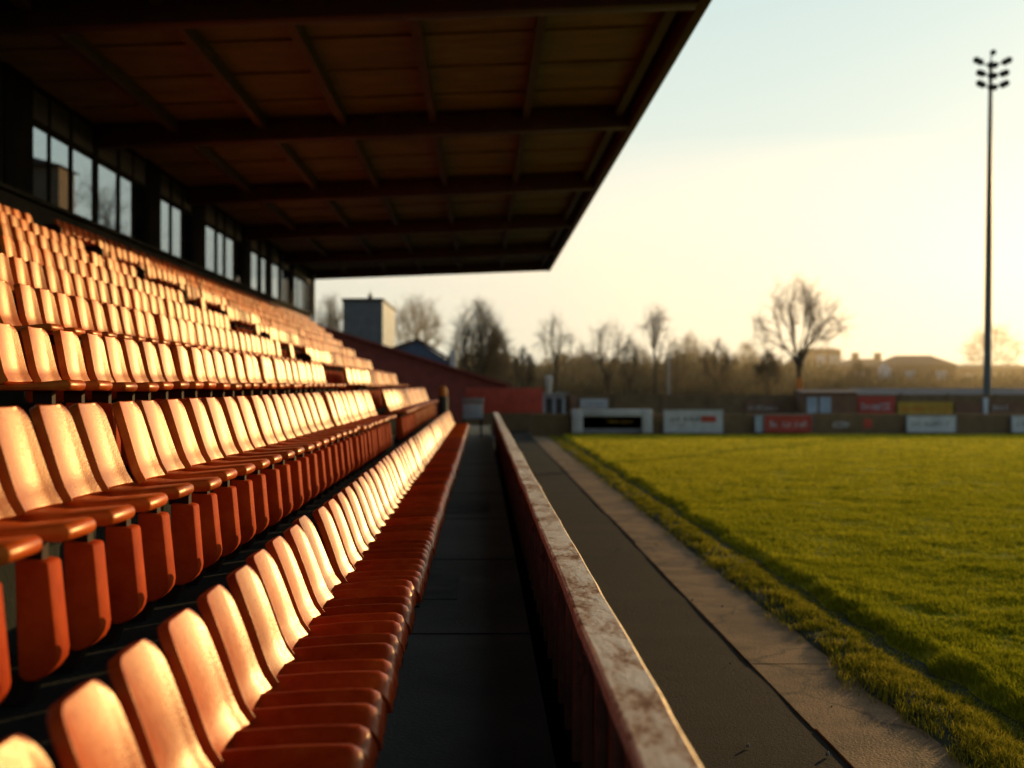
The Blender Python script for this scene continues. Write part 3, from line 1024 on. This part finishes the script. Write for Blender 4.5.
# ------------------------------------------------------------------ floodlight mast
YL = 60.0
bx_ = at(987, 0, YL).x
fl = empty('floodlight_mast', (bx_, YL, 0), 'tall slim floodlight mast with tiered lamps by the right edge', 'floodlight')
zt = at(0, 52, YL).z
part(MB().tube([(bx_, YL, 0), (bx_, YL, 1.2), (bx_, YL, 1.21), (bx_ + .1, YL, 10), (bx_ + .2, YL, zt - .5)], [.26, .25, .2, .17, .09], 12), 'pole', M['mast'], fl, smooth=True)
part(MB().box(bx_ - .32, bx_ + .32, YL - .3, YL + .3, -.05, .5), 'base', M['grey'], fl, bevel=.03)
cx = bx_ + .2
for (py, hw, up) in ((64.5, 17, 5), (75, 14, 3), (86.5, 14, 4)):
    z = at(0, py, YL).z
    w = hw / F * YL
    u = up / F * YL
    ar = MB().tube([(cx - w, YL, z + u), (cx - w * .5, YL, z + .03), (cx, YL, z - .05), (cx + w * .5, YL, z + .03), (cx + w, YL, z + u)], [.035, .04, .05, .04, .035], 6)
    part(ar, 'crossarm', M['lamp'], fl)
    for q in (-.95, -.72, -.12, .12, .72, .95):
        lx = cx + q * w
        lz = z + (u if abs(q) > .9 else u * .62 if abs(q) > .5 else 0)
        lm = part(MB().tube([(lx, YL - .05, lz - .02), (lx - .02, YL - .16, lz - .05), (lx - .05, YL - .34, lz - .13)], [.07, .13, .18], 10), 'lamp', M['lamp'], fl, smooth=True)
part(MB().tube([(cx, YL - .03, zt - .52), (cx, YL - .03, zt)], [.04, .03], 6).tube([(cx + .05, YL - .05, zt), (cx, YL - .28, zt - .1)], [.08, .16], 10), 'lamp', M['lamp'], fl)
a = at(668.5, 393, 75)
o = MB().tube([(a.x, 75, 0), (a.x, 75, at(0, 357, 75).z)], [.10, .06], 8).build('telegraph_pole', M['grey'], smooth=True); tag(o, 'thin pale pole standing before the winter woodland', 'pole')

# ------------------------------------------------------------------ buildings behind the stand end
t = empty('club_shed', (-3, 66, 0), 'long dark red shed whose roofline slopes down to the right', 'building')
p0, p1 = at(300, 319, 66), at(507, 384, 66)
part(MB().prism([(p0.x, 0), (p1.x, 0), (p1.x, p1.z - .12), (p0.x, p0.z - .12)], 'y', 66, 70), 'wall', M['maroon'], t)
part(MB().prism([(p0.x - .3, p0.z - .12 + .004 + .08), (p1.x + .3, p1.z - .2 + .004), (p1.x + .3, p1.z - .06), (p0.x - .3, p0.z + .1)], 'y', 65.6, 70.4), 'roof', M['maroon'], t)
t = empty('tower_block', (at(362, 0, 80).x, 80, 0), 'square pale tower with a thin dark roof slab', 'building')
A, B = at(343, 299, 80), at(382, 299, 80)
wd = (B.x - A.x)
part(MB().box(A.x, B.x, 80, 80 + wd * 4.2, 0, A.z - .15), 'wall', M['tower'], t)
part(MB().box(A.x - .1, B.x + .12, 79.9, 80 + wd * 4.25, A.z - .148, A.z + .05), 'roof', M['black'], t)
a = at(369, 298, 80)
part(MB().tube([(a.x, 80.9, a.z), (a.x, 80.9, a.z + .35)], [.18, .12], 8).tube([(a.x + .02, 80.9, a.z + .3), (a.x + .02, 80.9, a.z + .62)], [.03, .02], 5), 'roof_vent', M['black'], t)
part(MB().box(B.x + .002, B.x + .05, 80.01, 80 + wd * 4.19, 0, A.z - .152), 'sunlit_side_wall', M['palegrey'], t)  # paler sheet: sunlight on this face put into the colour
t = empty('gabled_hut', (at(425, 0, 76).x, 76, 0), 'blue grey gabled hall with a sunlit end wall', 'building')
A, B = at(394, 347, 76), at(450, 353, 76)
mid = at(418, 339, 76)
part(MB().prism([(A.x, 0), (B.x, 0), (B.x, B.z - .6), (mid.x, mid.z - .12), (A.x, A.z - .12)], 'y', 76, 82), 'wall', M['blue'], t)
part(MB().prism([(A.x - .2, A.z - .24), (mid.x, mid.z - .115), (B.x + .25, B.z - .68), (B.x + .25, B.z - .5), (mid.x, mid.z + .06), (A.x - .2, A.z - .05)], 'y', 75.8, 82.2), 'roof', M['tile'], t)
a = at(453, 352, 75)  # added pale box in place of the hall's sunlit end
o = MB().box(a.x - .2, a.x + .22, 75, 76.5, 0, at(0, 350, 75).z).build('sunlit_end_wall', M['palegrey'], bevel=.02); tag(o, 'pale box standing in for the sunlit end wall of the gabled hall', 'chimney')

# houses on the skyline at the right
def house(x0, x1, ye, yr, Y, label, hip=0.25, chim=(), dep=6):
    a, b = at(x0, ye, Y), at(x1, ye, Y)
    zr = at(0, yr, Y).z
    t = empty('house', ((a.x + b.x) / 2, Y, 0), label, 'house', 'houses on the skyline')
    part(MB().box(a.x, b.x, Y, Y + dep, 0, a.z), 'wall', M['house'], t)
    w = b.x - a.x
    h = hip * w
    rm = MB()
    rm.add([(a.x - .2, Y - .2, a.z + .003), (b.x + .2, Y - .2, a.z + .003), (b.x + .2, Y + dep + .2, a.z + .003), (a.x - .2, Y + dep + .2, a.z + .003),
            (a.x + h, Y + dep / 2, zr), (b.x - h, Y + dep / 2, zr)],
           [(3, 2, 1, 0), (0, 1, 5, 4), (1, 2, 5), (2, 3, 4, 5), (3, 0, 4)])
    rf_ = part(rm, 'roof', M['tile'], t)
    for c in chim:
        p = at(c, yr, Y)
        part(MB().box(p.x - .25, p.x + .25, Y + dep / 2 - .3, Y + dep / 2 + .3, zr - .8, zr + .55), 'chimney', M['house'], rf_)
    nw = max(2, int(w / 2.4))
    for i in range(nw):
        xc = a.x + (i + .5) * w / nw
        part(MB().box(xc - .45, xc + .45, Y - .03, Y - .004, a.z - 1.7, a.z - .5), 'window', M['paleblue'], t)
    return t
house(814, 841, 350, 347, 112, 'flat topped brown house beside the great bare tree', .04)
house(846, 902, 366, 358, 104, 'low brown house with a chimney left of the hipped roof', .30, (866, 889))
house(896, 956, 365, 354.5, 98, 'broad brown house with a hipped roof before the mast', .20)
house(958, 1040, 368, 364, 108, 'long low roofed house behind the floodlight mast', .1)
a = at(885.5, 374, 97)
o = MB().prism([(a.x - .45, a.z - .4), (a.x + .4, a.z - .4), (a.x + .5, a.z + .5), (a.x, a.z + .85), (a.x - .4, a.z + .5)], 'y', 97, 97.6).tube([(a.x, 97.3, 0), (a.x, 97.3, a.z - .4)], [.12, .12], 8).build('water_tank', M['paleblue'], bevel=.04); tag(o, 'small pale tank on a post between the skyline houses', 'tank')
a = at(799.5, 384, 72)
t = empty('orange_sign', (a.x, 72, 0), 'small orange oval sign on a post under the great bare tree', 'sign')
part(MB().tube([(a.x, 72.06, 0), (a.x, 72.06, a.z)], [.05, .05], 8), 'post', M['leg'], t)
sg = MB(); sg.add([(a.x + .22 * math.cos(i * math.pi / 8), 72, a.z + .42 * math.sin(i * math.pi / 8)) for i in range(16)], [tuple(range(16))])
sg.add([(a.x + .22 * math.cos(i * math.pi / 8), 72.04, a.z + .42 * math.sin(i * math.pi / 8)) for i in range(16)], [tuple(range(16))])
part(sg, 'panel', M['orange'], t)

# house and tree seen through the back windows
t = empty('house', (-22, 55, 0), 'tall brown house glimpsed through the rear windows', 'house')
part(MB().box(-26, -19.5, 53, 55, 0, 12.3), 'wall', M['house'], t)
part(MB().prism([(-26.3, 12.303), (-19.3, 12.303), (-21.5, 12.9), (-24.0, 12.9)], 'y', 52.7, 55.3), 'roof', M['tile'], t)
for zz in (2.5, 5.5, 8.4):
    for xx in (-24.6, -21.6):
        part(MB().box(xx, xx + 1.1, 52.95, 52.995, zz, zz + 1.5), 'window', M['black'], t)

# ------------------------------------------------------------------ trees
def seg_mesh(name, segs, sides, m, parent):
    n = len(segs)
    P = np.array([s[0] for s in segs], float); Q = np.array([s[1] for s in segs], float)
    r0 = np.array([s[2] for s in segs]); r1 = np.array([s[3] for s in segs])
    d = Q - P
    d /= np.linalg.norm(d, axis=1, keepdims=True) + 1e-9
    ref = np.where(np.abs(d[:, 2:3]) < .9, np.array([[0, 0, 1.]]), np.array([[1., 0, 0]]))
    u = np.cross(d, ref); u /= np.linalg.norm(u, axis=1, keepdims=True)
    w = np.cross(d, u)
    V = np.empty((n, 2 * sides, 3))
    for k in range(sides):
        a = 2 * math.pi * k / sides
        e = u * math.cos(a) + w * math.sin(a)
        V[:, k] = P + e * r0[:, None]
        V[:, sides + k] = Q + e * r1[:, None]
    fq = []
    for k in range(sides):
        k2 = (k + 1) % sides
        fq.append([k, k2, sides + k2, sides + k])
    fq = (np.arange(n)[:, None, None] * 2 * sides + np.array(fq)[None]).reshape(-1, 4)
    o = raw_mesh(name, V.reshape(-1, 3), None, fq, m, parent)
    return o

def bare_tree(x, y, height, width, label, seed, trunk=.30, limbs_n=9, dens=1.0, thick=1.0, group=None, low=.12, vase=.5):
    """bare tree: limbs curve from the trunk out to an egg-shaped crown, then fork twice more into fine twigs"""
    rr = random.Random(seed)
    L0, L1 = [], []
    rb = .017 * height * thick
    th_ = trunk * height
    pts = [Vector((rr.gauss(0, .01) * height * t, rr.gauss(0, .01) * height * t, th_ * 1.5 * t)) for t in (0, .2, .4, .6, .8, 1)]
    for i in range(5):
        L0.append((pts[i], pts[i + 1], rb * (1.25 if i == 0 else 1 - .1 * i), rb * (1 - .1 * (i + 1))))
    zc = th_ + (height - th_) * vase
    rh_, rl_ = height - zc, zc - th_ * (1 - low)
    def crown(u, v, k):
        h = math.sqrt(max(0, 1 - v * v))
        return Vector((math.cos(u) * h * width * k, math.sin(u) * h * width * k, zc + v * k * (rh_ if v > 0 else rl_)))
    def curve(p, q, d0, n, r0, r1, out, wob):
        c = p + d0 * (q - p).length * .5
        a = p; prev = r0; res = [p]
        for i in range(1, n + 1):
            t = i / n
            b = p * (1 - t) ** 2 + c * 2 * t * (1 - t) + q * t * t
            if i < n: b = b + Vector((rr.gauss(0, wob), rr.gauss(0, wob), rr.gauss(0, wob)))
            r = r0 + (r1 - r0) * t
            out.append((a, b, prev, r)); a = b; prev = r; res.append(b)
        return res
    for k in range(limbs_n):
        u = 6.283 * k * .382 + rr.gauss(0, .3)
        v = -.35 + 1.33 * ((k + .5) / limbs_n) ** .8
        f = rr.uniform(.35, 1)
        st = pts[2] + (pts[5] - pts[2]) * f
        e = crown(u, min(v, .98), .80 * rr.uniform(.85, 1.1))
        l = curve(st, e, (Vector((math.cos(u) * .5, math.sin(u) * .5, 1))).normalized(), 7, rb * rr.uniform(.28, .42), rb * .08, L0, height * .008)
        for m_ in range(int(9 * dens)):
            ft = rr.uniform(.25, 1)
            i0 = min(int(ft * 7), 6)
            p = l[i0] + (l[i0 + 1] - l[i0]) * (ft * 7 - i0)
            dirn = (l[i0 + 1] - l[i0]).normalized()
            uu, vv = u + rr.gauss(0, .55), max(-.7, min(.99, v + rr.gauss(0, .35)))
            q = crown(uu, vv, rr.uniform(.75, 1.0))
            q = p + (q - p) * min(1, .42 * height / max((q - p).length, .01))
            ll = curve(p, q, dirn, 4, rb * .17, rb * .05, L1, height * .006)
            for t_ in range(int(6 * dens)):
                g_ = rr.uniform(.25, 1); i1 = min(int(g_ * 4), 3)
                p2 = ll[i1] + (ll[i1 + 1] - ll[i1]) * (g_ * 4 - i1)
                dd = (q - p).normalized()
                d2 = (dd + Vector((rr.gauss(0, .5), rr.gauss(0, .5), rr.gauss(.12, .4)))).normalized()
                q2 = p2 + d2 * height * rr.uniform(.05, .12)
                l3 = curve(p2, q2, dd, 2, rb * .06, rb * .03, L1, 0)
                for w_ in range(4):
                    p3 = l3[1] if w_ % 2 else l3[2]
                    d3 = (d2 + Vector((rr.gauss(0, .5), rr.gauss(0, .5), rr.gauss(.1, .4)))).normalized()
                    L1.append((p3, p3 + d3 * height * rr.uniform(.025, .065), rb * .032, rb * .016))
    mn = .007 * y / 100
    cv = lambda S: [(tuple(a), tuple(b), max(c, mn), max(e, mn * .8)) for a, b, c, e in S]
    t = empty('tree', (x, y, -.1), label, 'tree', group)
    seg_mesh('trunk', cv(L0), 7, M['bark'], t)
    seg_mesh('crown', cv(L1), 3, M['twig'], t)
    return t

G = 'bare winter trees beyond the ground'
def T(px, top, hw, Y, label, seed, **kw):
    a = at(px, top, Y)
    bare_tree(a.x, Y, a.z + .1, hw / F * Y, label, seed, group=G, **kw)
T(798, 282, 46, 82, 'great bare tree with a wide rounded crown right of centre', 5, trunk=.32, limbs_n=14, thick=1.2, dens=.85)
T(655, 307, 13, 82.5, 'tall narrow bare tree rising alone above the wood', 8, trunk=.45, limbs_n=8, dens=.75)
T(608, 322, 27, 83, 'spreading bare tree between the two narrow ones', 12, trunk=.30, limbs_n=10, dens=.75)
T(555, 317, 18, 81.5, 'slim bare tree above the pale kiosk', 15, trunk=.40, limbs_n=8, dens=.75)
T(478, 303, 27, 84, 'dense twiggy tree over the end of the shed roof', 21, trunk=.22, dens=1.7, limbs_n=12, vase=.35)
T(497, 328, 20, 90, 'smaller bushy tree leaning behind the dense twiggy one', 22, trunk=.16, dens=1.6, vase=.3)
T(415, 299, 27, 105, 'round crowned bare tree behind the gabled hall', 31, trunk=.34, limbs_n=12, dens=1.15)
T(329, 300, 15, 98, 'small bare tree left of the square tower', 33, trunk=.3, dens=1.2)
T(690, 333, 18, 104, 'low bushy bare tree left of the woodland dip', 41, trunk=.2, dens=1.3, vase=.35)
T(745, 344, 16, 108, 'low bare tree just left of the great tree', 44, trunk=.2, dens=1.2)
T(993, 325, 30, 115, 'sunlit bare tree behind the floodlight mast', 51, trunk=.25)
T(640, 345, 14, 100, 'small bare tree at the foot of the tall narrow one', 53, trunk=.2, dens=1.2)
T(580, 345, 14, 96, 'small twiggy tree right of the slim bare one', 54, trunk=.2, dens=1.2)
T(524, 348, 13, 82, 'little bare tree between the bushy tree and the slim one', 71, trunk=.3, limbs_n=8)
T(630, 338, 14, 83, 'young bare tree just left of the tall narrow one', 72, trunk=.34, limbs_n=8, dens=.8)
T(676, 340, 13, 86, 'young bare tree just right of the tall narrow one', 73, trunk=.34, limbs_n=8, dens=.8)
T(716, 341, 17, 84, 'spreading bare tree in the middle of the woodland edge', 74, trunk=.3, limbs_n=9, dens=.9)
T(768, 352, 12, 82, 'short bare tree at the left foot of the great tree', 75, trunk=.3, limbs_n=8)
T(861, 362, 13, 90, 'short bare tree before the low chimneyed house', 76, trunk=.3, limbs_n=8)
bare_tree(-22.8, 66, 14.0, 4.5, 'bare tree glimpsed through the rear windows of the stand', 61, group=G)

# winter woodland: one mass of twig sprays
def prof(px):
    c = np.interp(px, [300, 440, 470, 510, 530, 560, 600, 640, 670, 700, 740, 765, 800, 830, 860, 900, 1040],
                  [352, 352, 340, 352, 362, 352, 353, 356, 350, 350, 350, 356, 362, 356, 372, 374, 372])
    return c
n = 90000
Yw = rng.uniform(93, 118, n)
pxw = rng.uniform(395, 1060, n)
top = prof(pxw) + 15 * (vnoise(pxw * .035, Yw * .12, 3) - .5) + 12 * (vnoise(pxw * .12, Yw * .2, 7) - .5) + 8 * (vnoise(pxw * .4, Yw * .3, 5) - .5)
zt_ = H + (VY - top) / F * Yw
zc = zt_ * (1 - np.abs(rng.normal(0, .42, n))).clip(0, 1) * rng.uniform(.2, 1, n)
xc = (pxw - VX) / F * Yw
s = rng.uniform(.14, .46, n) * np.where(zc > zt_ * .85, .6, 1)
th = rng.normal(0, .5, n); ph = rng.uniform(0, 6.28, n)
up = np.stack([np.sin(th) * np.cos(ph), np.sin(th) * np.sin(ph), np.cos(th)], -1)
sd = np.stack([np.cos(ph + 1.3), np.sin(ph + 1.3), 0 * ph], -1)
c = np.stack([xc, Yw, zc], -1)
V = np.empty((n, 4, 3))
V[:, 0] = c - up * s[:, None]
V[:, 1] = c + sd * (s * .28)[:, None]
V[:, 2] = c + up * s[:, None]
V[:, 3] = c - sd * (s * .28)[:, None]
V[:, :, 2] = np.maximum(V[:, :, 2], -.04)
o = raw_mesh('woodland', V.reshape(-1, 3), None, (np.arange(n)[:, None] * 4 + np.arange(4)[None]), M['wood'])
tag(o, 'brown hazy winter woodland beyond the ground', 'woodland', kind='stuff')
# low rise of land behind the wood
xs = np.linspace(-160, 260, 60)
hl = grid_sheet('hills', xs, [119, 123, 130, 150, 220],
                lambda x, y, i, j: (x, y, (-.04, 2.4, 3.2, 3.4, -.04)[j] + (0 if j in (0, 4) else 1.6 * float(vnoise(x * .05, j * .7, 9)))), M['wood'], 'structure')

# ------------------------------------------------------------------ haze
hm, nt, b, out = mat('evening haze')
nt.nodes.remove(b)
vs = N(nt, 'ShaderNodeVolumeScatter')
vs.inputs['Color'].default_value = (1.0, .77, .48, 1)
vs.inputs['Density'].default_value = .0088
vs.inputs['Anisotropy'].default_value = .68
nt.links.new(vs.outputs[0], out.inputs['Volume'])
hz = MB().box(-140, 240, 80.6, 170, -.5, 20).build('haze', hm)
tag(hz, kind='structure')

# ------------------------------------------------------------------ light
w = bpy.data.worlds.new('World'); sc.world = w
w.use_nodes = True
nt = w.node_tree
bg = nt.nodes['Background']
sky = nt.nodes.new('ShaderNodeTexSky')
sky.sky_type = 'NISHITA'
sky.sun_disc = False
sky.sun_elevation = EL
sky.sun_rotation = AZ
sky.air_density = 1.0
sky.dust_density = 2.0
sky.ozone_density = 1.0
# thin bright evening haze veiling the sky on the sunward side
tc = N(nt, 'ShaderNodeTexCoord')
sp = N(nt, 'ShaderNodeSeparateXYZ')
nt.links.new(tc.outputs['Generated'], sp.inputs[0])
K = 1 / .15
veil = ramp(nt, sp.outputs['Z'], [(0.0, (.93 * K, .93 * K, .70 * K)), (.14, (.87 * K, .915 * K, .77 * K)), (.36, (.62 * K, .79 * K, .78 * K)), (.70, (.22 * K, .32 * K, .38 * K))])
dt = N(nt, 'ShaderNodeVectorMath', operation='DOT_PRODUCT')
dt.inputs[1].default_value = (math.sin(AZ), math.cos(AZ), 0)
nt.links.new(tc.outputs['Generated'], dt.inputs[0])
mr = N(nt, 'ShaderNodeMapRange', interpolation_type='SMOOTHSTEP')
mr.inputs['From Min'].default_value = -.35
mr.inputs['From Max'].default_value = .40
mr.inputs['To Max'].default_value = .92
nt.links.new(dt.outputs['Value'], mr.inputs['Value'])
mx = N(nt, 'ShaderNodeMix', data_type='RGBA')
nt.links.new(mr.outputs[0], mx.inputs[0])
nt.links.new(sky.outputs[0], mx.inputs[6])
nt.links.new(veil, mx.inputs[7])
nt.links.new(mx.outputs[2], bg.inputs['Color'])
bg.inputs['Strength'].default_value = .15
d = Vector((math.sin(AZ) * math.cos(EL), math.cos(AZ) * math.cos(EL), math.sin(EL)))
sl = bpy.data.lights.new('sun', 'SUN')
sl.energy = 4.7
sl.angle = R(.6)
sl.color = (1.0, .60, .22)
so = bpy.data.objects.new('sun', sl); C.objects.link(so)
so.rotation_euler = d.to_track_quat('Z', 'Y').to_euler()
so.location = d * 60

# ------------------------------------------------------------------ camera
cd = bpy.data.cameras.new('camera')
cd.sensor_width = 36
cd.lens = F / 1024 * 36
cd.clip_end = 3000
cd.shift_x = (512 - VX) / 1024
cd.shift_y = (VY - 384) / 1024
cd.dof.use_dof = True
cd.dof.focus_distance = 5.9
cd.dof.aperture_fstop = 1.45
co = bpy.data.objects.new('camera', cd); C.objects.link(co)
co.location = (0, 0, H)
co.rotation_euler = (R(90), 0, 0)
sc.camera = co
sc.view_settings.view_transform = 'Standard'
sc.view_settings.look = 'None'
sc.view_settings.exposure = 0
sc.render.engine = 'CYCLES'
sc.cycles.use_denoising = True
sc.cycles.max_bounces = 8
sc.cycles.transparent_max_bounces = 8
sc.cycles.volume_bounces = 1
